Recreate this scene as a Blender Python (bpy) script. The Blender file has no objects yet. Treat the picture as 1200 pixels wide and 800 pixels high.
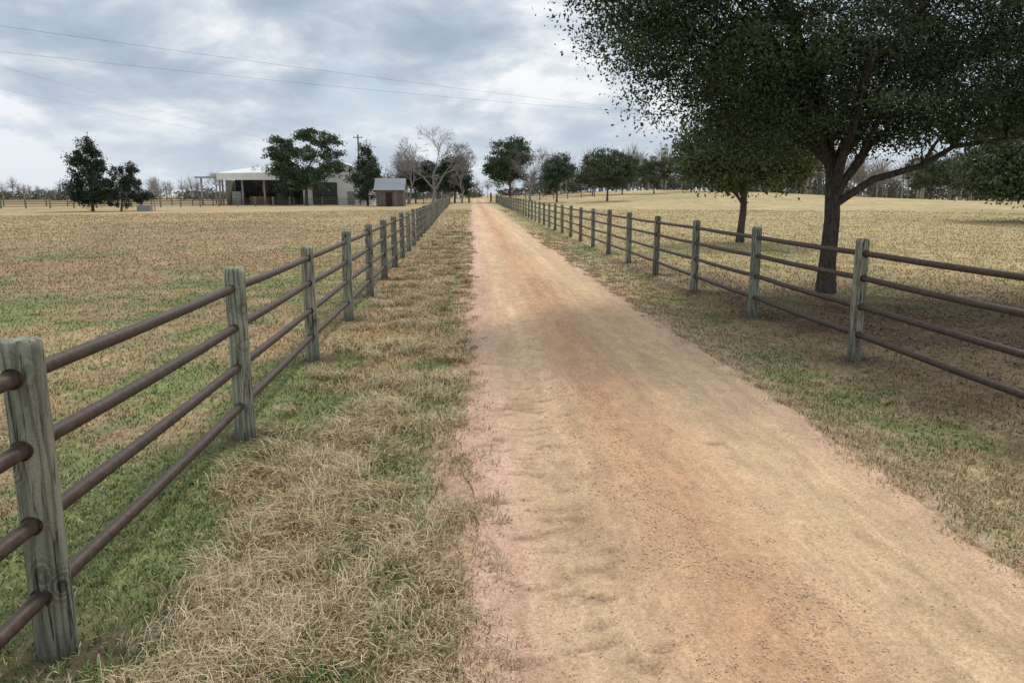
import bpy, math, random
import numpy as np
from mathutils import Vector, Quaternion
random.seed(7); R=np.random.default_rng(7)
scene=bpy.context.scene
# ---------------------------------------------------------------- noise helpers
TAB=[np.random.default_rng(100+i).random((256,256)) for i in range(8)]
def vn(x,y,s=0):
    t=TAB[s%8]; xi=np.floor(x).astype(int); yi=np.floor(y).astype(int)
    fx=x-xi; fy=y-yi; fx=fx*fx*(3-2*fx); fy=fy*fy*(3-2*fy)
    a=t[xi&255,yi&255]; b=t[(xi+1)&255,yi&255]; c=t[xi&255,(yi+1)&255]; d=t[(xi+1)&255,(yi+1)&255]
    return (a*(1-fx)+b*fx)*(1-fy)+(c*(1-fx)+d*fx)*fy
def fbm(x,y,o=4,s=0):
    r=0;a=.5;n=0
    for i in range(o):
        r=r+a*vn(x+17.3*i,y+9.1*i,s+i); n+=a; a*=.55; x=x*2.03; y=y*2.03
    return r/n
def ss(a,b,x):
    t=np.clip((x-a)/(b-a),0,1); return t*t*(3-2*t)
def gauss(x,c,w): return np.exp(-((x-c)/w)**2)
def lerp(a,b,t): return a*(1-t[...,None])+np.asarray(b)*t[...,None]
def terr(x,y):
    x=np.asarray(x,float); y=np.asarray(y,float)
    return 2.8*np.exp(-((x-48)/38)**2)*ss(35,190,y)+0.25*(fbm(x*.03+5,y*.03+5,2,3)-.5)*ss(12,60,np.abs(y)+np.abs(x))
RL,RR=-0.07,2.52
def redge(y): return RL+.30*(fbm(y*.8,y*0+3,5,1)-.5), RR+.34*(fbm(y*.6,y*0+8,5,2)-.5)
POSTL=[(-1.545-.018*(2.62+i*2.53),2.62+i*2.53) for i in range(-2,52)]
POSTR=[(3.96,7.35+i*2.85) for i in range(-3,43)]
# ---------------------------------------------------------------- mesh helpers
def mk(name,V,F,mat,col=None,smooth=False,parent=None):
    V=np.asarray(V,np.float32); F=np.asarray(F,np.int32)
    me=bpy.data.meshes.new(name); k=F.shape[1]
    me.vertices.add(len(V)); me.vertices.foreach_set('co',V.ravel())
    me.loops.add(F.size); me.loops.foreach_set('vertex_index',F.ravel())
    me.polygons.add(len(F)); me.polygons.foreach_set('loop_start',np.arange(0,F.size,k,dtype=np.int32))
    if smooth: me.polygons.foreach_set('use_smooth',np.ones(len(F),bool))
    me.update(calc_edges=True); me.validate()
    if col is not None:
        a=me.attributes.new('col','FLOAT_COLOR','POINT')
        c=np.ones((len(V),4),np.float32); c[:,:3]=col; a.data.foreach_set('color',c.ravel())
    me.materials.append(mat)
    o=bpy.data.objects.new(name,me); scene.collection.objects.link(o)
    if parent: o.parent=parent
    return o
class B:
    def __init__(s): s.v=[]; s.f=[]; s.c=[]
    def tube(s,pts,rad,n=6,cap=False,col=(1,1,1)):
        pts=[Vector(p) for p in pts]; base=len(s.v); u=None
        for i,p in enumerate(pts):
            d=(pts[min(i+1,len(pts)-1)]-pts[max(i-1,0)]).normalized()
            if u is None: u=d.orthogonal().normalized()
            else:
                u=(u-d*u.dot(d)); u=u.normalized() if u.length>1e-6 else d.orthogonal().normalized()
            w=d.cross(u); r=rad[i]
            for k in range(n):
                a=2*math.pi*k/n; s.v.append(tuple(p+u*(math.cos(a)*r)+w*(math.sin(a)*r))); s.c.append(col)
        for i in range(len(pts)-1):
            for k in range(n):
                a=base+i*n+k; b=base+i*n+(k+1)%n; s.f.append((a,b,b+n,a+n))
        if cap:
            for e,idx in ((0,0),(1,len(pts)-1)):
                c=len(s.v); s.v.append(tuple(pts[idx])); s.c.append(col)
                for k in range(n):
                    a=base+idx*n+k; b=base+idx*n+(k+1)%n; s.f.append((a,b,c,c) if e else (b,a,c,c))
    def box(s,x0,x1,y0,y1,z0,z1,col=(1,1,1)):
        b=len(s.v)
        for z in (z0,z1):
            for x,y in ((x0,y0),(x1,y0),(x1,y1),(x0,y1)): s.v.append((x,y,z)); s.c.append(col)
        for q in ((0,3,2,1),(4,5,6,7),(0,1,5,4),(1,2,6,5),(2,3,7,6),(3,0,4,7)): s.f.append(tuple(b+i for i in q))
    def quad(s,p,col=(1,1,1)):
        b=len(s.v); s.v+= [tuple(x) for x in p]; s.c+=[col]*4; s.f.append((b,b+1,b+2,b+3))
    def obj(s,name,mat,smooth=False,parent=None):
        me=bpy.data.meshes.new(name)
        me.from_pydata(s.v,[],[tuple(dict.fromkeys(f)) for f in s.f]); me.update()
        if smooth: me.polygons.foreach_set('use_smooth',np.ones(len(me.polygons),bool))
        a=me.attributes.new('col','FLOAT_COLOR','POINT'); c=np.ones((len(s.v),4),np.float32); c[:,:3]=np.array(s.c); a.data.foreach_set('color',c.ravel())
        me.materials.append(mat); o=bpy.data.objects.new(name,me); scene.collection.objects.link(o)
        if parent: o.parent=parent
        return o
def empty(name,loc=(0,0,0)):
    o=bpy.data.objects.new(name,None); scene.collection.objects.link(o); o.empty_display_size=.2; return o
# ---------------------------------------------------------------- materials
class M:
    def __init__(s,name,rough=.9,spec=.3,metal=0):
        s.m=bpy.data.materials.new(name); s.m.use_nodes=True; s.t=s.m.node_tree; s.b=s.t.nodes['Principled BSDF']
        s.b.inputs['Roughness'].default_value=rough; s.b.inputs['Specular IOR Level'].default_value=spec; s.b.inputs['Metallic'].default_value=metal
    def n(s,typ,**kw):
        x=s.t.nodes.new(typ)
        for k,v in kw.items(): setattr(x,k,v)
        return x
    def l(s,a,b): s.t.links.new(a,b)
    def attr(s): return s.n('ShaderNodeAttribute',attribute_name='col').outputs['Color']
    def pos(s,sc=(1,1,1)):
        t=s.n('ShaderNodeTexCoord'); mp=s.n('ShaderNodeMapping'); mp.inputs['Scale'].default_value=sc
        s.l(t.outputs['Object'],mp.inputs['Vector']); return mp.outputs[0]
    def noise(s,vec,scale,detail=4,rough=.55,dist=0):
        x=s.n('ShaderNodeTexNoise'); x.inputs['Scale'].default_value=scale; x.inputs['Detail'].default_value=detail
        x.inputs['Roughness'].default_value=rough; x.inputs['Distortion'].default_value=dist; s.l(vec,x.inputs['Vector']); return x.outputs['Fac']
    def ramp(s,fac,stops):
        x=s.n('ShaderNodeValToRGB'); e=x.color_ramp.elements
        while len(e)<len(stops): e.new(.5)
        for i,(p,c) in enumerate(stops):
            e[i].position=p; e[i].color=(c,c,c,1) if not hasattr(c,'__len__') else (*c,1)
        s.l(fac,x.inputs[0]); return x.outputs[0]
    def mix(s,a,b,fac=1.,mode='MULTIPLY'):
        x=s.n('ShaderNodeMix',data_type='RGBA',blend_type=mode)
        for v,i in ((fac,0),(a,6),(b,7)):
            if isinstance(v,bpy.types.NodeSocket): s.l(v,x.inputs[i])
            else: x.inputs[i].default_value=v if i==0 else (*v,1)
        return x.outputs[2]
    def bump(s,h,strength=.5,dist=.01):
        x=s.n('ShaderNodeBump'); x.inputs['Strength'].default_value=strength; x.inputs['Distance'].default_value=dist
        s.l(h,x.inputs['Height']); s.l(x.outputs[0],s.b.inputs['Normal'])
    def col(s,c):
        if isinstance(c,bpy.types.NodeSocket): s.l(c,s.b.inputs['Base Color'])
        else: s.b.inputs['Base Color'].default_value=(*c,1)
g=M('ground_mat',1,.05); p=g.pos()
c=g.mix(g.attr(),g.ramp(g.noise(p,1.1,4,.7),[(.3,.75),(.7,1.25)]))
c=g.mix(c,g.ramp(g.noise(p,14,4,.75),[(.3,.62),(.7,1.38)]))
g.col(c); g.bump(g.noise(p,40,3,.8),.6,.03); ground_m=g.m
g=M('road_mat',.95,.15); p=g.pos()
c=g.mix(g.attr(),g.ramp(g.noise(p,3,5,.7),[(.3,.9),(.7,1.1)]))
c=g.mix(c,g.ramp(g.noise(g.pos((1,.3,1)),9,5,.7,.6),[(.35,.86),(.65,1.07)]))
c=g.mix(c,g.ramp(g.noise(p,150,3,.8),[(.3,.68),(.7,1.30)]))
vo=g.n('ShaderNodeTexVoronoi'); vo.inputs['Scale'].default_value=75; g.l(p,vo.inputs['Vector'])
c=g.mix(c,g.ramp(vo.outputs['Color'],[(.1,.82),(.9,1.16)]))
g.col(c); g.bump(g.noise(p,110,3,.8),.6,.008); road_m=g.m
def attrmat(name,rough=.9,spec=.2,nscale=None):
    g=M(name,rough,spec); a=g.attr()
    if nscale: a=g.mix(a,g.ramp(g.noise(g.pos(),nscale,4),[(.3,.7),(.7,1.25)]))
    g.col(a); return g.m
grass_m=attrmat('grass_mat',.9,.0); leaf_m=attrmat('leaf_mat',.6,.18); stone_m=attrmat('stone_mat',.9,.1)
twig_m=attrmat('twig_mat',.95,.0)
g=M('bark_mat',.95,.1); p=g.pos((1,1,.3)); c=g.mix(g.attr(),g.ramp(g.noise(p,28,5,.7,1),[(.35,.35),(.65,1.4)])); g.col(c); g.bump(g.noise(p,30,4,.7,1),.9,.04); bark_m=g.m
g=M('weathered_wood_mat',.9,.2); p=g.pos((1,1,.16))
wv=g.n('ShaderNodeTexWave',wave_type='BANDS',bands_direction='X'); wv.inputs['Scale'].default_value=9; wv.inputs['Distortion'].default_value=14; wv.inputs['Detail'].default_value=3; wv.inputs['Detail Scale'].default_value=.9
g.l(p,wv.inputs['Vector'])
crack=g.ramp(g.noise(g.pos((1,1,.05)),75,3,.6,.4),[(.36,.22),(.44,1.)])
c=g.mix(g.attr(),g.ramp(wv.outputs['Fac'],[(0,.64),(.5,1.),(1,1.12)]))
c=g.mix(c,g.ramp(g.noise(g.pos((1,1,.5)),7,5,.6),[(.3,(.72,.76,.72)),(.7,(1.28,1.2,1.15))])); c=g.mix(c,crack)
c=g.mix(c,g.ramp(g.noise(g.pos(),150,3,.7),[(.3,.75),(.7,1.25)]))
kn=g.n('ShaderNodeTexVoronoi'); kn.inputs['Scale'].default_value=5.2; g.l(g.pos((1,1,.8)),kn.inputs['Vector'])
dn=g.noise(g.pos(),20,2); ad=g.n('ShaderNodeMath',operation='MULTIPLY_ADD'); g.l(dn,ad.inputs[0]); ad.inputs[1].default_value=.14; g.l(kn.outputs['Distance'],ad.inputs[2])
rk=g.n('ShaderNodeMath',operation='MULTIPLY'); rk.inputs[1].default_value=70; g.l(ad.outputs[0],rk.inputs[0])
sn=g.n('ShaderNodeMath',operation='SINE'); g.l(rk.outputs[0],sn.inputs[0])
rings=g.ramp(sn.outputs[0],[(.0,.58),(.6,1.)]); msk=g.ramp(kn.outputs['Distance'],[(.2,1.),(.42,0.)]); core=g.ramp(kn.outputs['Distance'],[(.06,.35),(.15,1.)])
c=g.mix(c,g.mix((1,1,1),rings,msk,'MIX')); c=g.mix(c,core); g.col(c); g.bump(crack,.8,.008); wood_m=g.m
g=M('rusty_pipe_mat',.55,.3,.15); p=g.pos(); c=g.ramp(g.noise(p,25,5,.7),[(.3,(.038,.027,.022)),(.7,(.10,.068,.052))]); g.col(c); g.bump(g.noise(p,120,3),.2,.003); pipe_m=g.m
g=M('hole_mat',1,.1); g.col(g.ramp(g.noise(g.pos(),60),[(.3,(.03,.02,.015)),(.7,(.09,.06,.045))])); hole_m=g.m
g=M('white_metal_mat',.5,.4); p=g.pos(); w=g.n('ShaderNodeTexWave',bands_direction='X'); w.inputs['Scale'].default_value=1.6; g.l(p,w.inputs['Vector'])
c=g.mix(g.attr(),g.ramp(w.outputs['Fac'],[(0,.9),(.3,1)])); c=g.mix(c,g.ramp(g.noise(p,.7,5),[(.3,.9),(.7,1.05)])); g.col(c); metal_m=g.m
plank_m=attrmat('plank_mat',.9,.2,3.)
# ---------------------------------------------------------------- ground
def axis(pieces):
    out=[pieces[0][0]]
    for a,b,s0,s1 in pieces:
        x=a
        while x<b:
            t=(x-a)/(b-a); x+=s0*(s1/s0)**t; out.append(min(x,b))
    return np.unique(np.round(np.array(out),4))
def greenmask(x,y):
    n=fbm(x*.55+3,y*.33+2,4,0); f=fbm(x*3.1,y*2.3,3,4); n=n*.55+f*.45
    d=np.hypot(x,y)
    b=-.05+.115*gauss(x,-1.72,.34)*ss(26,2,d)+.085*gauss(x,-3.0,1.8)*ss(22,5,d)-.06*gauss(x,-.95,.34)+.08*gauss(x,-.36,.16)
    b=b+np.where(x>2.2,-.03+.11*gauss(x,3.35,.45)+.04*gauss(x,8,4),0)-.03*ss(15,60,d)
    b=b-.01*ss(-3,-8,x)
    return ss(.46,.61,n+b)
WARM=np.array([1,.955,.87])
STRAW=np.array([.60,.49,.32])*WARM; BROWN=np.array([.34,.25,.155])*WARM; GREEN=np.array([.175,.220,.088]); SOIL=np.array([.10,.075,.055])
def soilmask(x,y):
    m=np.zeros_like(x)
    for px,py in POSTL[:9]+POSTR[:9]: m=np.maximum(m,1.2*np.exp(-(((x-px-.1)/.3)**2+((y-py)/.3)**2)))
    m=np.maximum(m,.8*np.exp(-(((x+1.25)/.25)**2+((y-2.75)/.3)**2)))
    return np.clip(m*(.35+1.3*fbm(x*5,y*5,3,6)),0,1)
def littershademask(x,y):  # leaf litter zone, also carries the oak's painted shade
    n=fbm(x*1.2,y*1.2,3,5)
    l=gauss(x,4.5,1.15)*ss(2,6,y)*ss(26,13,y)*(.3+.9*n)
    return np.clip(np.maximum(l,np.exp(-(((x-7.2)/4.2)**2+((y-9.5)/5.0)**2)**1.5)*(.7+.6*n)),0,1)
def gcol(x,y):
    n=fbm(x*.25,y*.25,4,2); d=np.hypot(x,y); n5=fbm(x*.9,y*.6,4,1); n7=fbm(x*.08,y*.05,4,3)
    left=np.array([.385,.295,.19])*WARM*(.72+.55*n)[...,None]
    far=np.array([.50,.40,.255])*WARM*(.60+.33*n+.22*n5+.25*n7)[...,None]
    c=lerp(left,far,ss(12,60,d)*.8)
    c=np.where((x>2.2)[...,None],np.array([.50,.415,.255])*WARM*(.68+.3*n+.2*n5+.15*n7)[...,None],c)
    littershade=littershademask(x,y)
    c=lerp(c,np.array([.135,.092,.062])*(.7+.3*n+.3*n5)[...,None],littershade)  # litter brown deepened to paint in the shade under the oak
    c=lerp(c,GREEN*(.75+.6*n)[...,None],greenmask(x,y)*(1-.65*littershade)*np.where(d>25,.5,.8))
    c=lerp(c,np.array([.20,.19,.10]),ss(.52,.68,n7)*ss(20,50,d)*.35)
    c=lerp(c,SOIL,soilmask(x,y)*.9)
    e=np.minimum(np.abs(x-RL),np.abs(x-RR)); e=np.where((x>RL)&(x<RR),0,e)
    c=lerp(c,np.array([.55,.385,.265]),ss(.34,.05,e+.5*(fbm(x*4,y*2,4,1)-.5))*.95)
    return c
ax=axis([(-420,-60,40,4),(-60,-8,3,.3),(-8,-3,.25,.05),(-3,5,.045,.045),(5,14,.06,.3),(14,80,.35,3),(80,420,4,40)])
ay=axis([(-30,0,3,.3),(0,1.2,.2,.05),(1.2,7,.04,.05),(7,25,.06,.25),(25,120,.3,2.5),(120,900,3,60)])
X,Y=np.meshgrid(ax,ay,indexing='ij'); nx,ny=X.shape
Z=terr(X,Y)+ (.03*(fbm(X*2.2,Y*2.2,4,1)-.5))*((X<RL-.18)|(X>RR+.18))*ss(80,20,Y)-.012*((X>=RL-.02)&(X<=RR+.02))
Z=Z-.05*np.exp(-((X-3.2)/.5)**2)*ss(60,30,Y)
idx=np.arange(nx*ny).reshape(nx,ny)
F=np.stack([idx[:-1,:-1],idx[1:,:-1],idx[1:,1:],idx[:-1,1:]],-1).reshape(-1,4)
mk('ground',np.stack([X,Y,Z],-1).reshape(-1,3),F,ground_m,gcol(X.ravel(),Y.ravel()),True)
# ---------------------------------------------------------------- road
tt=np.linspace(0,1,140); ry=axis([(-8,1,.3,.03),(1,6,.02,.03),(6,20,.035,.15),(20,175,.2,2.)])
T,YY=np.meshgrid(tt,ry,indexing='ij'); e0,e1=redge(YY); XX=e0+(e1-e0)*T
W=XX+.10*(fbm(YY*.35,XX*0,3,5)-.5)
def prof(W): return .018*(1-((W-1.2)/1.25)**2)+.024*gauss(W,1.10,.25)-.024*gauss(W,.45,.25)-.024*gauss(W,1.88,.33)
h=prof(W)+.010*(fbm(XX*7,YY*4,4,2)-.5)+.010*(fbm(XX*22,YY*16,3,3)-.5)
pm=np.zeros_like(XX)
rr=random.Random(3)
pits=[(.48,4.82,.07,.034),(.44,2.87,.07,.028),(.13,3.9,.08,.022),(1.65,4.82,.07,.016),(.38,3.05,.06,.02)]+[(rr.gauss(.38,.15),2.3+rr.random()**1.5*9,rr.uniform(.03,.065),rr.uniform(.008,.018)) for _ in range(34)]
for a,b,r,dp in pits:
    dd=((XX-a)/r)**2+((YY-b)/(r*.6))**2+4.5*(fbm(XX*24+a,YY*24,3,5)-.5); dd=np.maximum(dd,0); h=h-dp*np.exp(-dd)+dp*.35*np.exp(-(dd-2)**2); pm=np.maximum(pm,np.exp(-dd*1.0)*min(1,dp/.02))
for _ in range(44):
    a,b=rr.gauss(.42,.16),2.1+rr.random()*4.5; q=rr.uniform(.5,1.3); L=rr.uniform(.06,.14)
    u=(XX-a)+ (YY-b)*.3; v=(YY-b)-3.5*(XX-a)**2*q-.25*(XX-a)
    k_=np.exp(-(u/L)**2-(v/.018)**2); h=h-.014*k_+.009*np.exp(-(u/L)**2-((v-.04)/.02)**2); pm=np.maximum(pm,k_*.6)
h=h+.0035*gauss(XX,1.80+.03*np.sin(YY*.4),.1)*np.sin(YY*95+18*np.abs(XX-1.8))*ss(9,5,YY)
edge=np.minimum(T,1-T); h=h*ss(0,.05,edge)-.006*ss(.03,0,edge)
n1=fbm(XX*1.8,YY*.22,4,0); n2=fbm(XX*5,YY*1.2,4,3); n3=fbm(XX*9,YY*.30,3,6); n4=fbm(XX*14,YY*9,4,7); n6=fbm(XX*7,YY*2.2,5,5)
c=np.ones(XX.shape+(3,))*np.array([.66,.455,.285])
c=lerp(c,np.array([.64,.43,.32]),gauss(W,.05,.27)*.95)
c=lerp(c,np.array([.69,.495,.31]),gauss(W,.5,.2)*.8)
c=lerp(c,np.array([.57,.335,.19]),np.clip(gauss(W,1.10,.28)*(.3+.95*n2),0,.85))
c=lerp(c,np.array([.59,.38,.23]),gauss(W,1.42,.25)*n1)
c=lerp(c,np.array([.67,.48,.295]),gauss(W,1.92,.34)*.8)
c=lerp(c,np.array([.60,.415,.28]),gauss(W,2.45,.18)*.7)
c=lerp(c,np.array([.52,.345,.205]),ss(.56,.70,n4)*.6*gauss(W,.8,.6))
c=lerp(c,np.array([.47,.305,.18]),ss(.48,.64,n6)*.75*gauss(W,.42,.28)*ss(10,3,YY))
c=lerp(c,np.array([.50,.34,.20]),ss(.52,.66,n6)*.5*gauss(W,1.95,.4)*ss(12,3,YY))
c=lerp(c,np.array([.30,.19,.115]),pm*.85)
c=c*(.84+.3*n1)[...,None]*(.84+.32*n3)[...,None]*(.90+.2*n2)[...,None]
idx=np.arange(T.size).reshape(T.shape)
F=np.stack([idx[:-1,:-1],idx[1:,:-1],idx[1:,1:],idx[:-1,1:]],-1).reshape(-1,4)
mk('dirt_road',np.stack([XX,YY,terr(XX,YY)+.006+h],-1).reshape(-1,3),F,road_m,c.reshape(-1,3),True)
N=80000
y=1.1*(15/1.1)**(R.random(N)**.85); s=R.random(N)
x=np.where(s<.42,R.normal(1.12,.28,N),np.where(s<.76,R.normal(-.02,.20,N),np.where(s<.84,R.normal(2.55,.16,N),R.uniform(-.1,2.5,N))))
hz=prof(x); hz=np.where((x<0)|(x>2.4),.0,hz); hz=hz*ss(0,.15,np.minimum(x-RL,RR-x))
r=(.0016+.0042*R.random(N)**4)*(1+.05*y)
O=np.array([[1,0,0],[-1,0,0],[0,1,0],[0,-1,0],[0,0,1],[0,0,-1]],float)
V=O[None]*r[:,None,None]*(.65+.7*R.random((N,6,1)))*np.array([1,1,.7]); an=R.random(N)*6.28
ca,sa=np.cos(an)[:,None],np.sin(an)[:,None]; V=np.stack([V[...,0]*ca-V[...,1]*sa,V[...,0]*sa+V[...,1]*ca,V[...,2]],-1)
V+=np.stack([x,y,terr(x,y)+.006+hz+r*.2],-1)[:,None,:]
fo=np.array([[0,2,4],[2,1,4],[1,3,4],[3,0,4],[2,0,5],[1,2,5],[3,1,5],[0,3,5]])
F=(fo[None]+6*np.arange(N)[:,None,None]).reshape(-1,3)
pal=np.array([[.70,.47,.31],[.76,.57,.43],[.66,.42,.26],[.80,.64,.50],[.66,.51,.40],[.56,.35,.22]])
cc=pal[R.integers(0,6,N)]*(.85+.35*R.random((N,1)))
mk('gravel',V.reshape(-1,3),F,stone_m,np.repeat(cc,6,0))
# ---------------------------------------------------------------- grass
def blades(name,x,y,L,w,lean,col,tipc=1.15,dirbias=None):
    n=len(x); a=R.random(n)*6.283 if dirbias is None else dirbias+R.normal(0,.8,n); b=a+R.normal(0,.9,n)
    z=terr(x,y)+.03*(fbm(x*2.2,y*2.2,4,1)-.5)*ss(80,20,y)*((x<RL-.18)|(x>RR+.18))-.05*np.exp(-((x-3.2)/.5)**2)*ss(60,30,y)-.002
    dx,dy=np.cos(a),np.sin(a); px,py=-np.sin(b)*w,np.cos(b)*w
    l1=lean*.35*L; z1=L*np.sqrt(np.maximum(.05,1-(lean*.5)**2))*.55; l2=lean*L; z2=z1+L*.45*(1-lean)
    P=np.stack([x,y,z],-1); d=np.stack([dx,dy,dx*0],-1); q=np.stack([px,py,px*0],-1); u=np.array([0,0,1.])
    m=P+d*l1[:,None]+u*z1[:,None]; t=P+d*l2[:,None]+u*z2[:,None]
    V=np.stack([P-q,P+q,m+q*.8,m-q*.8,t-q*.15,t+q*.15],1).reshape(-1,3)
    f=np.array([[0,1,2,3],[3,2,5,4]]); F=(f[None]+6*np.arange(n)[:,None,None]).reshape(-1,4)
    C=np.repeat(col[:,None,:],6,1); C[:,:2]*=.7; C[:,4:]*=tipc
    return mk(name,V,F,grass_m,C.reshape(-1,3))
def blcol(x,y,g):
    n=len(x); k=R.random((n,1)); st=STRAW*(.7+.65*k)
    st=np.where(R.random((n,1))<.30,BROWN*(.8+.8*k),st); gr=GREEN*(.7+.95*k)*(1+R.normal(0,.10,(n,3)))
    return np.where((R.random(n)<g)[:,None],gr,st)
N=430000
r=1.5*(75/1.5)**R.random(N); th=R.uniform(-52,50,N)*math.pi/180+.05
x=r*np.sin(th); y=r*np.cos(th); e0,e1=redge(y)
n=fbm(x*3,y*3,3,2); off=np.where(x<1.2,RL-x,x-RR); cre=.38*(fbm(x*2.5,y*1.3,4,3)-.5)
off=off+cre
keep=(off>-.02+.14*(R.random(N)**2))&(R.random(N)>soilmask(x,y)*.85)
keep&=~((off<.35)&(R.random(N)>.25+1.9*np.maximum(off,0)))
littershadem=littershademask(x,y); keep&=R.random(N)>littershadem*.7
keep&=R.random(N)<.22+1.5*fbm(x*1.6,y*1.6,3,6)
x,y,r,n=x[keep],y[keep],r[keep],n[keep]; g_=greenmask(x,y)
verge=(x>-1.55)&(x<RL)
L=np.where(verge,.035+.04*R.random(len(x)),.02+.035*R.random(len(x)))*(.6+.9*n); L=np.where(g_>.5,L*.8,L)*(1+.012*r)
col=blcol(x,y,np.clip(g_*.8+.09,0,1)); col=np.where(((x<-1.6)&(R.random(len(x))>g_))[:,None],col*.9,col)
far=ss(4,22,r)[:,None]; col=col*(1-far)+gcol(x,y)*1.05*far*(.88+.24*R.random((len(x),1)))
lshade=littershadem[keep][:,None]; col=col*(1-.6*lshade)  # blades darkened with the litter and painted shade
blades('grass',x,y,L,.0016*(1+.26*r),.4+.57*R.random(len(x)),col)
nt=1800; ty=1.1*(34/1.1)**(R.random(nt)**.9); tx=np.clip(R.normal(-.80,.36,nt),-1.5,-.12)
ok=(fbm(tx*1.5,ty*1.1,3,7)>.44)&(R.random(nt)>greenmask(tx,ty)*.6); tx,ty=tx[ok],ty[ok]; nt=len(tx); k=85
db=np.repeat(R.random(nt)*6.28,k); sz=np.repeat(.45+.6*R.random(nt),k)
x=np.repeat(tx,k)+R.normal(0,.05,nt*k)*(1+.02*np.repeat(ty,k)); y=np.repeat(ty,k)+R.normal(0,.06,nt*k)
keep=x<RL+.02; x,y,db,sz=x[keep],y[keep],db[keep],sz[keep]; n=len(x); r=np.hypot(x,y)
kk=R.random((n,1)); col=np.array([.72,.585,.385])*(.6+.6*kk); col=np.where(R.random((n,1))<.22,np.array([.36,.265,.155])*(.7+.8*kk),col); col=np.where(R.random((n,1))<.07,GREEN*1.2,col)
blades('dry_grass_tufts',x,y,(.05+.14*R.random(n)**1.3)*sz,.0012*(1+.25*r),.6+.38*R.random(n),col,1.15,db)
for cx,sg,nt,lo,hi in ((3.0,.3,500,RR-.02,9),(-.12,.12,280,-9,.17),(2.6,.12,200,2.36,9)):
    ty=1.5*(34/1.5)**R.random(nt); tx=R.normal(cx,sg,nt)+.3*(fbm(ty*.9,ty*0+cx,4,2)-.5); k=45
    x=np.repeat(tx,k)+R.normal(0,.05,nt*k); y=np.repeat(ty,k)+R.normal(0,.06,nt*k); keep=(x>lo)&(x<hi); x,y=x[keep],y[keep]; n=len(x); kk=R.random((n,1))
    col=np.array([.62,.49,.31])*(.65+.6*kk); col=np.where(R.random((n,1))<.22,GREEN*(.8+.7*kk),col)
    blades('dry_grass_tufts',x,y,.02+.05*R.random(n),.0012*(1+.25*np.hypot(x,y)),.5+.45*R.random(n),col)
def leaves(name,C,size,col,parent=None,mat=None,flat=0.,asp=.5):
    n=len(C); u=R.normal(size=(n,3)); u[:,2]*=(1-flat); u/=np.linalg.norm(u,axis=1)[:,None]
    t=R.normal(size=(n,3)); t[:,2]*=(1-flat); v=np.cross(u,t); 
    if flat>0.5: v=np.stack([-u[:,1],u[:,0],R.normal(0,.2,n)],-1)
    v/=np.linalg.norm(v,axis=1)[:,None]
    s=np.asarray(size)[:,None]; V=np.stack([C-u*s,C+v*s*asp-u*s*.1,C+u*s,C-v*s*asp-u*s*.1],1).reshape(-1,3)
    return mk(name,V,np.arange(4*n).reshape(n,4),mat or leaf_m,np.repeat(col,4,0),False,parent)
N=12000; x=R.normal(6.,2.6,N); y=R.normal(9,3.8,N); k=(x>RR+.7)&(y>2); x,y=x[k],y[k]
leaves('fallen_leaves',np.stack([x,y,terr(x,y)+.012+.02*R.random(len(x))],-1),.016+.02*R.random(len(x)),np.array([.17,.105,.065])*(.5+1.1*R.random((len(x),1))),None,None,.85)
# ---------------------------------------------------------------- fences
def post(b,x,y,z0,r,h,n,seed):
    rr=random.Random(seed); base=len(b.v); t=.86+.3*rr.random(); col=(.250*t*(.96+.1*rr.random()),.262*t,.212*t); ph=rr.random()*6
    lx,ly=rr.uniform(-.014,.014),rr.uniform(-.014,.014)
    zs=[-.3,0,.1,.3,.5,.7,.9,h-.035,h-.006,h]; rs=[1.04,1.04,1.02,1,1.0,.985,.975,.97,.9,.8]
    for z,s in zip(zs,rs):
        for k in range(n):
            a=2*math.pi*k/n; q=r*s*(1+.02*math.sin(2*a+ph)+.012*math.sin(5*a+ph*2+z*2))
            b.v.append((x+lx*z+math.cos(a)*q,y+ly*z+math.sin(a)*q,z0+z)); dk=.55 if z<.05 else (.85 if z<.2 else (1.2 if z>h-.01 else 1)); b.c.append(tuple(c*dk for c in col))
    for i in range(len(zs)-1):
        for k in range(n):
            a=base+i*n+k; q=base+i*n+(k+1)%n; b.f.append((a,q,q+n,a+n))
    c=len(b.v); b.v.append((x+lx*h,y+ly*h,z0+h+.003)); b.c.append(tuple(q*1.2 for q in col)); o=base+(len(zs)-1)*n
    for k in range(n): b.f.append((o+k,o+(k+1)%n,c,c))
RZ=[1.075,.81,.535,.255]
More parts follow.
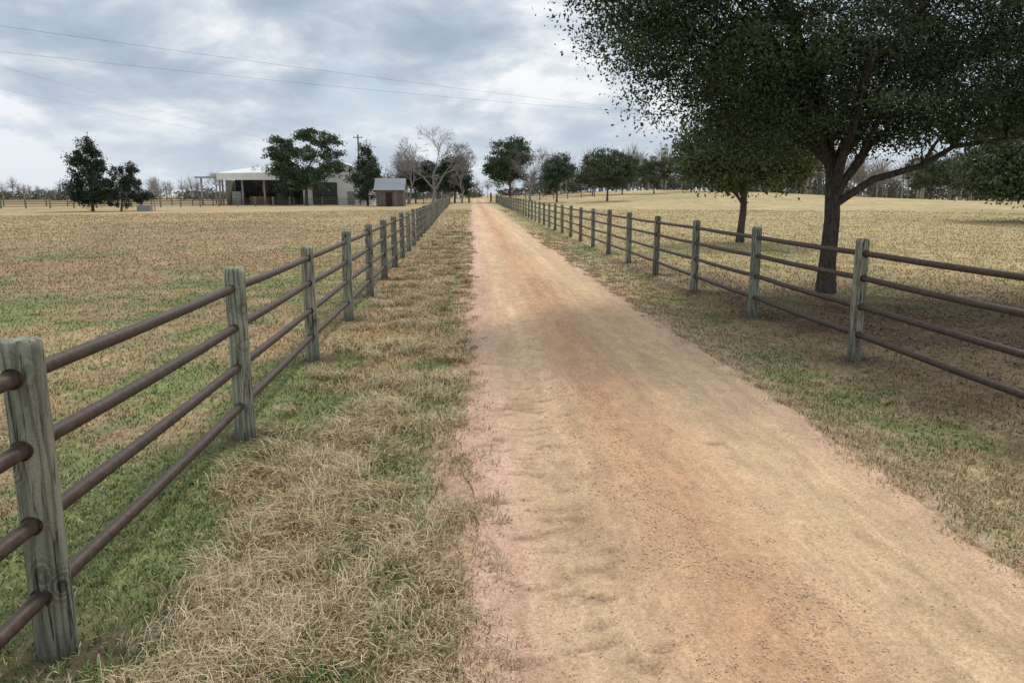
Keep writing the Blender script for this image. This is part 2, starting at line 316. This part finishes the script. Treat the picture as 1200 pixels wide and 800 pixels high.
def fence(name,pts,seed=0,h=1.2,r=.068,rz=RZ,rr_=.029,holes=True):
    e=empty(name); bp=B(); br=B(); bh=B(); rnd=random.Random(seed); P=[]
    for i,(x,y) in enumerate(pts):
        z=float(terr(x,y)); d=math.hypot(x,y); P.append((x,y,z)); hh=h+rnd.uniform(-.02,.03)
        post(bp,x,y,z,r*rnd.uniform(.95,1.06),hh,28 if d<12 else (14 if d<40 else 8),seed*100+i)
    for q in rz:
        line=[(x,y,z+q+rnd.uniform(-.008,.008)) for x,y,z in P]; full=[]
        for i,(p0,p1) in enumerate(zip(line[:-1],line[1:])):
            full.append(p0); sg=rnd.uniform(.002,.012)
            for t in (.33,.66): full.append(tuple(p0[k]*(1-t)+p1[k]*t-(sg if k==2 else 0) for k in range(3)))
        full.append(line[-1]); br.tube(full,[rr_]*len(full),14 if name!='cross_fence' else 6,True)
        if holes:
            for i in range(1,min(10,len(line)-1)):
                a,bb,c_=Vector(line[i-1]),Vector(line[i]),Vector(line[i+1]); d=(c_-a).normalized(); bh.tube([bb-d*.0655,bb+d*.0655],[rr_*1.32]*2,14,True)
    bp.obj('posts',wood_m,True,e); br.obj('pipe_rails',pipe_m,True,e)
    if holes: bh.obj('post_holes',hole_m,True,e)
    return e
fence('post_and_pipe_fence',POSTL,1); fence('post_and_pipe_fence',POSTR,2,h=1.25,rz=[1.12,.86,.575,.285])
def lin(a,b,n): return [(a[0]+(b[0]-a[0])*i/n,a[1]+(b[1]-a[1])*i/n) for i in range(n+1)]
fence('cross_fence',lin((-75,80),(-3.9,128),34),3,h=1.3,r=.09,rr_=.035,holes=False)
fence('cross_fence',lin((-90,118),(-28,120),20),4,h=1.3,r=.09,rr_=.035,holes=False)
fence('wire_fence',lin((60,140),(150,150),40),5,h=1.3,r=.06,rr_=.012,holes=False)
fence('cross_fence',lin((4,128),(22,135),7),6,h=1.4,r=.09,rr_=.04,holes=False)
# ---------------------------------------------------------------- trees
def crown_pts(ells,nc,per,sig,flatz=.6,rin=.5):
    w=np.array([(e[3]*e[4]*e[5])**.67 for e in ells]); w/=w.sum(); k=R.choice(len(ells),nc,p=w); E=np.array(ells)[k]
    d=R.normal(size=(nc,3)); d/=np.linalg.norm(d,axis=1)[:,None]
    rad=rin+(1.06-rin)*R.random(nc)**.6; C=E[:,:3]+d*E[:,3:]*rad[:,None]
    cl=np.repeat(np.arange(nc),per); sg=sig*(.6+.8*R.random(nc))
    Pn=C[cl]+R.normal(size=(nc*per,3))*sg[cl][:,None]*np.array([1,1,flatz]); return C,Pn,cl
def tree(name,base,th,ells,tr,nc,per,lsize,sig,lc=(.055,.075,.03),flatz=.6,nl=8,asp=.5,barkc=(.12,.10,.085),lean=(0,0),rin=.5):
    x,y=base; z=float(terr(x,y)); ells=[(x+a,y+b,z+c,d,e,f) for a,b,c,d,e,f in ells]
    e=empty(name); b=B(); C,Pn,cl=crown_pts(ells,nc,per,sig,flatz,rin)
    top=Vector((x+lean[0],y+lean[1],z+th)); sc=tr
    pts=[Vector((x,y,z-.2)),Vector((x,y,z+.05)),Vector((x+lean[0]*.2,y+lean[1]*.2,z+th*.25)),Vector((x+lean[0]*.5+tr*.25,y,z+th*.6)),top]
    b.tube(pts,[sc*1.6,sc*1.28,sc*1.02,sc*.92,sc*.85],14,col=barkc)
    nodes=[]; sel=[C[i] for i in R.choice(nc,min(nl,nc),False)]
    for t in sel:
        t=Vector(t); st=pts[3].lerp(top,random.random()) if random.random()<.5 else top; t=st+(t-st)*.85; L=(t-st).length
        P=[]; 
        for i in range(7):
            s=i/6; q=st.lerp(t,s)+Vector((0,0,L*.10*math.sin(s*math.pi)))+Vector((random.gauss(0,1),random.gauss(0,1),random.gauss(0,.7)))*L*.03*(i>0); P.append(q)
        r0=sc*random.uniform(.4,.6); b.tube(P,[r0*(1-.85*i/6)+.004 for i in range(7)],8,col=barkc)
        nodes+= [(q,r0*(1-.85*i/6)) for i,q in enumerate(P)][1:]
    NA=np.array([list(q) for q,_ in nodes])
    for c_ in C:
        d=np.linalg.norm(NA-c_,axis=1)+np.maximum(0,NA[:,2]-c_[2])*.5; i=int(d.argmin()); q=Vector(nodes[i][0]); c_=Vector(c_); m=(q+c_)/2+Vector((0,0,.05*d[i])); rr=min(nodes[i][1]*.5,.03+sc*.08)
        b.tube([q,m,c_],[rr,rr*.6,rr*.15+.002],4,col=barkc)
    b.obj('trunk_and_limbs',bark_m,True,e)
    n=len(Pn); cb=(.55+1.0*R.random(nc))[cl][:,None]; col=np.array(lc)*cb*(.8+.4*R.random((n,1)))*(1+R.normal(0,.06,(n,3)))
    leaves('foliage',Pn,lsize*(.6+.8*R.random(n)),np.clip(col,.005,1),e,None,0,asp); return e
tree('live_oak_tree',(6.27,12.8),2.15,[(.1,0,5.3,4.0,3.8,2.5),(-2.6,-.3,4.7,1.8,1.7,1.6),(-2.1,-.2,3.5,1.4,1.3,.9),(3.2,-.3,3.8,2.3,2.0,1.1),(2.4,-.6,3.1,1.1,1.1,.45),(0,.3,3.5,2.2,2,.9),(-3.4,0,5.7,1.4,1.5,1.5),(5,0,3.3,1.4,1.5,1.),(-1.0,-.4,2.85,1.1,1.,.45),(.7,-.3,2.8,.9,1,.35)],
     .14,1200,200,.031,.25,(.052,.076,.033),.55,15,.5,(.10,.085,.072),(-.05,0),.25)
tree('live_oak_tree',(9.65,26.5),1.9,[(.2,0,3.4,2.6,2.4,1.5),(-1,0,2.8,1.5,1.5,.8),(1.2,0,2.9,1.4,1.4,.8)],.13,280,130,.065,.33,(.085,.11,.048),.55,8,.5,(.13,.11,.09),(0.05,0),.3)
tree('live_oak_tree',(36,46),2.4,[(0,0,4.4,5,4.5,2.8),(-3,-1,3,2.5,2.5,1.5)],.3,300,110,.12,.5,(.075,.10,.05),.55,8)
def cedar(base,h,w,seed,lc=(.04,.060,.038),lean=(0,0),nc=150):
    rnd=random.Random(seed); E=[]; nl=9
    for i in range(nl):
        t=i/(nl-1); zz=h*(.16+.80*t); ww=w*.5*(1.08-.85*t**1.2)*(.55+.45*min(1,t*4))*rnd.uniform(.8,1.12); a=rnd.random()*6.28
        for k in range(2): 
            aa=a+k*3.1; E.append((math.cos(aa)*ww*.5+lean[0]*t,math.sin(aa)*ww*.5,zz+rnd.uniform(-.03,.03)*h,ww*rnd.uniform(.4,.7),ww*.6,h*.06*rnd.uniform(.8,1.4)))
    return tree('cedar_tree',base,h*.6,E,h*.018,nc,90,h*.013+.03,h*.032,lc,1.,8,.4,(.12,.1,.085),(lean[0]*.5,0),.2)
cedar((-39.3,80),7.3,7.0,1); cedar((-36.2,79.5),5.0,6.0,2,lean=(1.1,0)); cedar((-15.3,111),8.6,6.6,4,(.055,.075,.045))
tree('cedar_tree',(-24.8,114),3.5,[(-3.4,0,8.6,2.2,2,1.4),(3.1,0,9.2,2.4,2,1.3),(-.3,0,7.6,3.6,2.5,1.3),(-3.6,0,5.2,1.9,2,1.1),(3.2,0,5.6,2.4,2,1.2),(.5,0,10.2,1.6,1.6,.9),(4.2,0,7.4,1.6,1.6,.8),(-4.3,0,7.0,1.2,1.4,.6),(0,0,4.4,3.2,2.4,1.2),(-1.5,0,3,2.4,2,.8),(1.8,0,3.2,2.2,2,.8)],.24,260,90,.16,.42,(.075,.105,.058),.5,10,.45,(.12,.1,.085),(0,0),.25)
cedar((-28.1,116),8.6,5.5,14,(.07,.095,.055),nc=90)
def oak(base,h,w,seed,lc=(.045,.065,.028),tr=None,nc=200):
    rnd=random.Random(seed); E=[(0,0,h*.6,w*.38,w*.38,h*.34)]
    for i in range(7):
        a=rnd.random()*6.28; s=rnd.uniform(.2,.36)*w; E.append((math.cos(a)*s,math.sin(a)*s,h*rnd.uniform(.32,.78),w*rnd.uniform(.12,.24),w*.2,h*rnd.uniform(.08,.2)))
    return tree('live_oak_tree',base,h*.28,E,tr or h*.018,nc,90,h*.010+.05,h*.04,tuple(c*1.5 for c in lc),.6,7,.55,(.13,.11,.09),(0,0),.3)  # leaf colour lightened to paint in distance haze
oak((-10.2,136),8.2,7,11,(.035,.05,.026)); oak((-3.2,136),9.0,7,12,(.035,.05,.026)); oak((-6.8,150),8.0,9,32,(.04,.05,.03))
oak((6.4,129),11.2,9.9,13,(.05,.068,.034)); oak((12.9,115),7.8,5.4,14,(.055,.085,.055)); oak((19.8,110),8.0,9.2,15,(.045,.062,.032)); oak((34,140),7,8.5,16,(.05,.062,.035)); oak((44,150),7.5,11,17,(.075,.085,.04)); oak((24,150),6,8,18,(.06,.065,.04)); oak((58,160),6.5,12,19,(.07,.08,.04)); oak((29,145),6.5,7,20,(.05,.058,.034))
oak((75,120),8,12,21,(.05,.065,.03))
def bare(base,h,seed,col=(.26,.245,.235),dep0=6):
    x,y=base; z=float(terr(x,y)); rnd=random.Random(seed); e=empty('bare_tree'); b=B()
    def grow(p,d,L,r,dep):
        P=[p]; q=p
        for i in range(3):
            d=(d+Vector((rnd.gauss(0,.12),rnd.gauss(0,.12),rnd.gauss(.03,.08)))).normalized(); q=q+d*L/3; P.append(q)
        b.tube(P,[r,r*.88,r*.76,r*.62],8 if dep>5 else 3,col=col)
        if dep==0: return
        for k in range(3):
            a=rnd.uniform(.3,.85); o=d.orthogonal().normalized(); o.rotate(Quaternion(d,rnd.random()*6.28)); nd=(d*math.cos(a)+o*math.sin(a)).normalized()
            grow(P[rnd.choice([2,3,3])],nd,L*rnd.uniform(.66,.84),max(r*.56,.014),dep-1)
    grow(Vector((x,y,z-.1)),Vector((0,0,1)),h*.23,h*.018,dep0); b.obj('branches',twig_m,False,e)
bare((-6.4,122),16,1,dep0=7); bare((-10.8,126),12,2,dep0=7); bare((9.6,126),12,3,dep0=7); bare((33,172),12,4); bare((-33,124),8,5); bare((15,160),9,6); bare((-50,150),9,7); bare((-1.8,128),10.5,8)
def treeline(name,trees,col,evg=None):
    b=B(); S=[]; SC=[]
    for (x,y,h) in trees:
        z=float(terr(x,y)); w=h*random.uniform(.5,.8); k=random.uniform(.75,1.25); cc=tuple(c*k for c in col)
        b.tube([(x,y,z-.3),(x,y,z+h*.35),(x+random.gauss(0,.2),y,z+h*.8)],[h*.02,h*.014,.02],4,col=cc)
        n=240; d=R.normal(size=(n,3)); d[:,2]=np.abs(d[:,2])*.9; d/=np.linalg.norm(d,axis=1)[:,None]; rad=R.random(n)**.5
        c0=np.array([x,y,z+h*.42]); P=c0+d*np.array([w*.5,w*.5,h*.55])*rad[:,None]; q=P-d*np.array([1,1,1.3])*h*.16*(.5+R.random((n,1)))
        sd=R.normal(size=(n,3))*h*.0035
        S.append(np.stack([q-sd,q+sd,P],1).reshape(-1,3)); SC.append(np.repeat(np.array(cc)*(.8+.5*R.random((n,1))),3,0))
    e=empty(name); b.obj('trunks',twig_m,False,e); V=np.concatenate(S); mk('twigs',V,np.arange(len(V)).reshape(-1,3),twig_m,np.concatenate(SC),False,e)
    if evg:
        P=[];C=[]
        for (x,y,h,w) in evg:
            z=float(terr(x,y)); n=420; d=R.normal(size=(n,3)); d/=np.linalg.norm(d,axis=1)[:,None]; f=(.7+.5*R.random(n))[:,None]
            P.append(np.array([x,y,z+h*.48])+d*np.array([w*.5,w*.5,h*.5])*f*(.8+.25*np.sin(d[:,:1]*7+x)*np.cos(d[:,2:]*6))); k=random.uniform(.7,1.3); C.append(np.array([.12,.13,.095])*k*(.6+.8*R.random((n,1))))
        P=np.concatenate(P); leaves('undergrowth',P,.18+.25*R.random(len(P)),np.concatenate(C),e)
tl=[(random.uniform(-260,-55),random.uniform(215,260),random.uniform(4,9)) for _ in range(160)]+[(random.uniform(-60,20),random.uniform(200,240),random.uniform(5,9)) for _ in range(50)]
ev=[(random.uniform(-260,20),random.uniform(240,265),random.uniform(2,4.5),random.uniform(6,12)) for _ in range(110)]
treeline('distant_tree_line',tl,(.28,.265,.265),ev)
tl=[(random.uniform(18,240),random.uniform(172,225),random.uniform(9,15.5)) for _ in range(250)]
ev=[(random.uniform(18,240),random.uniform(195,230),random.uniform(3,7.5),random.uniform(5,11)) for _ in range(160)]
treeline('distant_tree_line',tl,(.27,.245,.22),ev)
# ---------------------------------------------------------------- buildings
WH=(.80,.81,.78)
e=empty('metal_barn'); b=B()
for x in (-42.5,-39.7,-36.2,-32.8,-29.4): b.box(x-.12,x+.12,121,121.25,0,4.2,(.35,.32,.3)); b.box(x-.12,x+.12,131,131.25,0,4.5,(.25,.22,.2))
b.box(-39.8,-27.2,120.2,120.4,3.95,5.0,WH); b.box(-43.2,-39.8,120.25,120.4,4.2,4.45,(.3,.28,.26))
b.obj('posts_and_fascia',metal_m,False,e)
b=B(); b.quad([(-39.9,120.4,5.0),(-27,120.4,5.1),(-27,129,6.6),(-37.5,129,6.1)],(.8,.81,.8)); b.quad([(-37.5,129,6.1),(-27,129,6.6),(-27,134,5.2),(-39.9,134,4.9)],(.7,.7,.7)); b.quad([(-43,120.5,4.4),(-39.9,120.5,4.5),(-39.9,134,4.9),(-43,134,4.9)],(.5,.5,.5)); b.obj('shed_roof',metal_m,False,e)
b=B(); b.box(-39.5,-27.1,133.5,133.7,0,4.4,(.07,.065,.06)); b.box(-39.7,-39.5,124,133.5,0,4.0,(.3,.3,.29)); b.box(-36,-33,124,127,0,1.4,(.30,.19,.11)); b.box(-31.5,-29.5,123,126,0,1.9,(.10,.11,.12)); b.box(-38.8,-37.4,124,126,0,2.2,(.45,.46,.45)); b.box(-39.4,-27.2,128,128.1,2.0,4.6,(.05,.05,.05)); b.obj('wall_stores_and_shade_sheet',plank_m,False,e)  # near-black wall and hanging sheet paint the open shed's shaded interior
b=B(); x0,x1,y0,y1,ev_,rd=-27,-16,122,138,5.0,6.9; xm=(x0+x1)/2
b.box(x0,x1,y0,y1,0,ev_,WH)
bb=len(b.v); b.v+=[(x0,y0,ev_),(x1,y0,ev_),(xm,y0,rd),(x0,y1,ev_),(x1,y1,ev_),(xm,y1,rd)]; b.c+=[WH]*6; b.f+=[(bb,bb+1,bb+2,bb+2),(bb+4,bb+3,bb+5,bb+5)]
b.obj('walls',metal_m,False,e)
b=B()
b.quad([(x0-.4,y0-.4,ev_-.1),(xm,y0-.4,rd+.06),(xm,y1+.4,rd+.06),(x0-.4,y1+.4,ev_-.1)],(.75,.76,.75)); b.quad([(xm,y0-.4,rd+.06),(x1+.4,y0-.4,ev_-.1),(x1+.4,y1+.4,ev_-.1),(xm,y1+.4,rd+.06)],(.75,.76,.75)); b.obj('roof',metal_m,False,e)
b=B(); b.box(-25.5,-21.6,y0-.06,y0-.003,0,3.6,(.07,.07,.07)); b.box(-20,-18.8,y0-.06,y0-.003,0,2.2,(.3,.3,.3)); b.box(-18.2,-17.,y0-.06,y0-.003,1.2,2.2,(.06,.07,.08)); b.obj('doors_and_window',plank_m,False,e)
e=empty('small_shed'); b=B(); x0,x1,y0,y1=-13.3,-9.6,105,109; ev_=2.5; rd=3.9; ym=(y0+y1)/2; zb=.05
k=9
for i in range(k):
    a=x0+(x1-x0)*i/k; t=random.uniform(.8,1.2); b.box(a,a+(x1-x0)/k-.03,y0,y0+.06,zb,ev_,(.17*t,.145*t,.13*t))
b.box(x0,x1,y0+.07,y1,zb,ev_-.003,(.12,.10,.09))
for s,xx in ((0,x0),(1,x1)):
    bb=len(b.v); b.v+=[(xx,y0,ev_),(xx,y1,ev_),(xx,ym,rd)]; b.c+=[(.15,.13,.12)]*3; b.f.append((bb,bb+1,bb+2,bb+2))
b.obj('walls',plank_m,False,e)
b=B(); b.quad([(x0-.3,y0-.35,ev_-.2),(x1+.3,y0-.35,ev_-.2),(x1+.3,ym,rd+.05),(x0-.3,ym,rd+.05)],(.25,.28,.31)); b.quad([(x0-.3,ym,rd+.05),(x1+.3,ym,rd+.05),(x1+.3,y1+.35,ev_-.2),(x0-.3,y1+.35,ev_-.2)],(.25,.28,.31)); b.obj('tin_roof',metal_m,False,e)
b=B(); b.box(x0+1.3,x0+2.2,y0-.05,y0-.003,zb,2.0,(.04,.035,.03)); b.obj('door',plank_m,False,e)
e=empty('water_trough'); b=B(); X0,Y0=-33.6,79
b.box(X0-.6,X0+.6,Y0-.35,Y0-.29,.0,.65,(.26,.28,.30)); b.box(X0-.6,X0+.6,Y0+.29,Y0+.35,.0,.65,(.26,.28,.3)); b.box(X0-.66,X0-.6,Y0-.35,Y0+.35,.0,.65,(.26,.28,.3)); b.box(X0+.6,X0+.66,Y0-.35,Y0+.35,.0,.65,(.26,.28,.3)); b.box(X0-.6,X0+.6,Y0-.29,Y0+.29,.0,.5,(.1,.12,.12))
b.obj('tank',metal_m,False,e); b=B(); b.tube([(X0+1,Y0,0),(X0+1,Y0,1.2)],[.06,.06],8,True,(.3,.3,.3)); b.obj('standpipe',metal_m,False,e)
# entrance gate posts at the far end of the lane
e=empty('farm_gate'); b=B()
for gx in (-.6,3.2): b.tube([(gx,131,-.2),(gx,131,2.0)],[.16,.15],10,True,(.10,.08,.06))
b.obj('gate_posts',plank_m,False,e); b=B()
for q in (.4,.7,1.0,1.3): b.tube([(3.2,131,q),(4.6,134.2,q)],[.035,.035],6,True,(.15,.12,.1))
b.tube([(4.6,134.2,.35),(4.6,134.2,1.35)],[.035]*2,6,True,(.15,.12,.1)); b.obj('open_gate_leaf',plank_m,False,e)
# utility poles + wires
def upole(x,y,h):
    e=empty('utility_pole'); z=float(terr(x,y)); b=B(); b.tube([(x,y,z-.3),(x,y,z+h)],[.17,.11],10,True,(.2,.17,.15)); b.box(x-.7,x+.7,y-.05,y+.05,z+h-.5,z+h-.38,(.2,.17,.15)); b.tube([(x+.3,y-.2,z+h-2),(x+.3,y-.2,z+h-1.2)],[.22,.22],10,True,(.4,.4,.42))
    for q in (-.6,0,.6): b.tube([(x+q,y,z+h-.38),(x+q,y,z+h-.2)],[.05,.04],6,True,(.3,.3,.3))
    b.obj('pole_and_crossarm',plank_m,False,e)
upole(-17.4,118,10.6); upole(46,135,12.6); upole(-28.5,136,9.6)
e=empty('power_lines'); b=B()
def wire(a,c,ext,sag,r=.011):
    a=Vector(a); c=Vector(c); a=a+(a-c)*ext; P=[]
    for i in range(41):
        t=i/40; q=a.lerp(c,t); q.z-=sag*4*t*(1-t); P.append(q)
    b.tube(P,[r]*41,4)
wire((-36,60,15.2),(45.4,135,15.0),.6,1.2); wire((-39,65,14.4),(46.5,135,15.0),.6,1.4); wire((-45,75,14.1),(-28.8,136,9.4),.5,.4,.008); wire((-53,88,13.8),(-28.3,136,9.3),.5,.5,.008)
wire((-17.4,118,10.4),(-28.5,136,9.4),0,.2,.008)
g=M('wire_mat',.6); g.col((.2,.2,.22)); b.obj('wires',g.m,False,e)
# ---------------------------------------------------------------- world, sun, camera
w=bpy.data.worlds.new('World'); scene.world=w; w.use_nodes=True; t=w.node_tree; N_=t.nodes; L_=t.links
EL,AZ=math.radians(50),math.radians(24)
sky=N_.new('ShaderNodeTexSky'); sky.sky_type='NISHITA'; sky.sun_disc=False; sky.sun_elevation=EL; sky.sun_rotation=AZ; sky.air_density=1.3; sky.dust_density=1.5
tc=N_.new('ShaderNodeTexCoord'); sep=N_.new('ShaderNodeSeparateXYZ'); L_.new(tc.outputs['Generated'],sep.inputs[0])
def mth(op,a,b_=None):
    x=N_.new('ShaderNodeMath'); x.operation=op
    for i,v in enumerate((a,b_)):
        if v is None: continue
        if isinstance(v,(int,float)): x.inputs[i].default_value=v
        else: L_.new(v,x.inputs[i])
    return x.outputs[0]
zc=mth('ADD',mth('MAXIMUM',sep.outputs[2],0),.30)
cb=N_.new('ShaderNodeCombineXYZ'); L_.new(mth('DIVIDE',sep.outputs[0],zc),cb.inputs[0]); L_.new(mth('DIVIDE',sep.outputs[1],zc),cb.inputs[1]); cb.inputs[2].default_value=2.35
def wn(scale,det,ro,dist):
    x=N_.new('ShaderNodeTexNoise'); x.inputs['Scale'].default_value=scale; x.inputs['Detail'].default_value=det; x.inputs['Roughness'].default_value=ro; x.inputs['Distortion'].default_value=dist; L_.new(cb.outputs[0],x.inputs['Vector']); return x.outputs['Fac']
def rp(f,st):
    x=N_.new('ShaderNodeValToRGB'); e=x.color_ramp.elements
    while len(e)<len(st): e.new(.5)
    for i,(p_,c_) in enumerate(st): e[i].position=p_; e[i].color=(*c_,1)
    L_.new(f,x.inputs[0]); return x.outputs[0]
def mx(a,b_,f):
    x=N_.new('ShaderNodeMix'); x.data_type='RGBA'; 
    for v,i in ((f,0),(a,6),(b_,7)):
        if isinstance(v,bpy.types.NodeSocket): L_.new(v,x.inputs[i])
        else: x.inputs[i].default_value=v if i==0 else (*v,1)
    return x.outputs[2]
big=wn(.9,3,.5,.0); det=wn(2.9,9,.56,.25)
f_=mth('ADD',mth('MULTIPLY',big,.45),mth('MULTIPLY',det,.55))
cl=rp(f_,[(.39,(3.9,4.7,5.8)),(.455,(5.0,5.8,6.8)),(.51,(6.8,7.4,8.1)),(.565,(9.5,9.7,9.9))])
blue=rp(wn(1.3,5,.5,.2),[(.54,(0,0,0)),(.62,(.85,.85,.85))])
c1=mx(cl,(4.6,6.3,8.4),mth('MULTIPLY',blue,.5)); c1=mx(c1,sky.outputs[0],mth('MULTIPLY',blue,.3))
hz=rp(sep.outputs[2],[(.0,(1,1,1)),(.15,(0,0,0))]); c2=mx(c1,(6.7,7.4,8.2),mth('MULTIPLY',hz,.65))
bg=N_['Background']; L_.new(c2,bg.inputs[0]); bg.inputs[1].default_value=.1
sl=bpy.data.lights.new('sun','SUN'); sl.energy=2.2; sl.angle=math.radians(9); sl.color=(1,.94,.85)
so=bpy.data.objects.new('sun',sl); scene.collection.objects.link(so)
dv=Vector((math.sin(AZ)*math.cos(EL),math.cos(AZ)*math.cos(EL),math.sin(EL))); so.rotation_euler=dv.to_track_quat('Z','Y').to_euler(); so.location=(20,40,40)
cam=bpy.data.cameras.new('camera'); cam.lens=26; cam.sensor_width=36; cam.clip_end=3000; cam.clip_start=.05
co=bpy.data.objects.new('camera',cam); scene.collection.objects.link(co); co.location=(0,0,1.7); co.rotation_euler=(math.radians(90-11.22),0,math.radians(-3.0)); scene.camera=co
scene.view_settings.view_transform='Standard'; scene.view_settings.look='None'; scene.view_settings.exposure=0
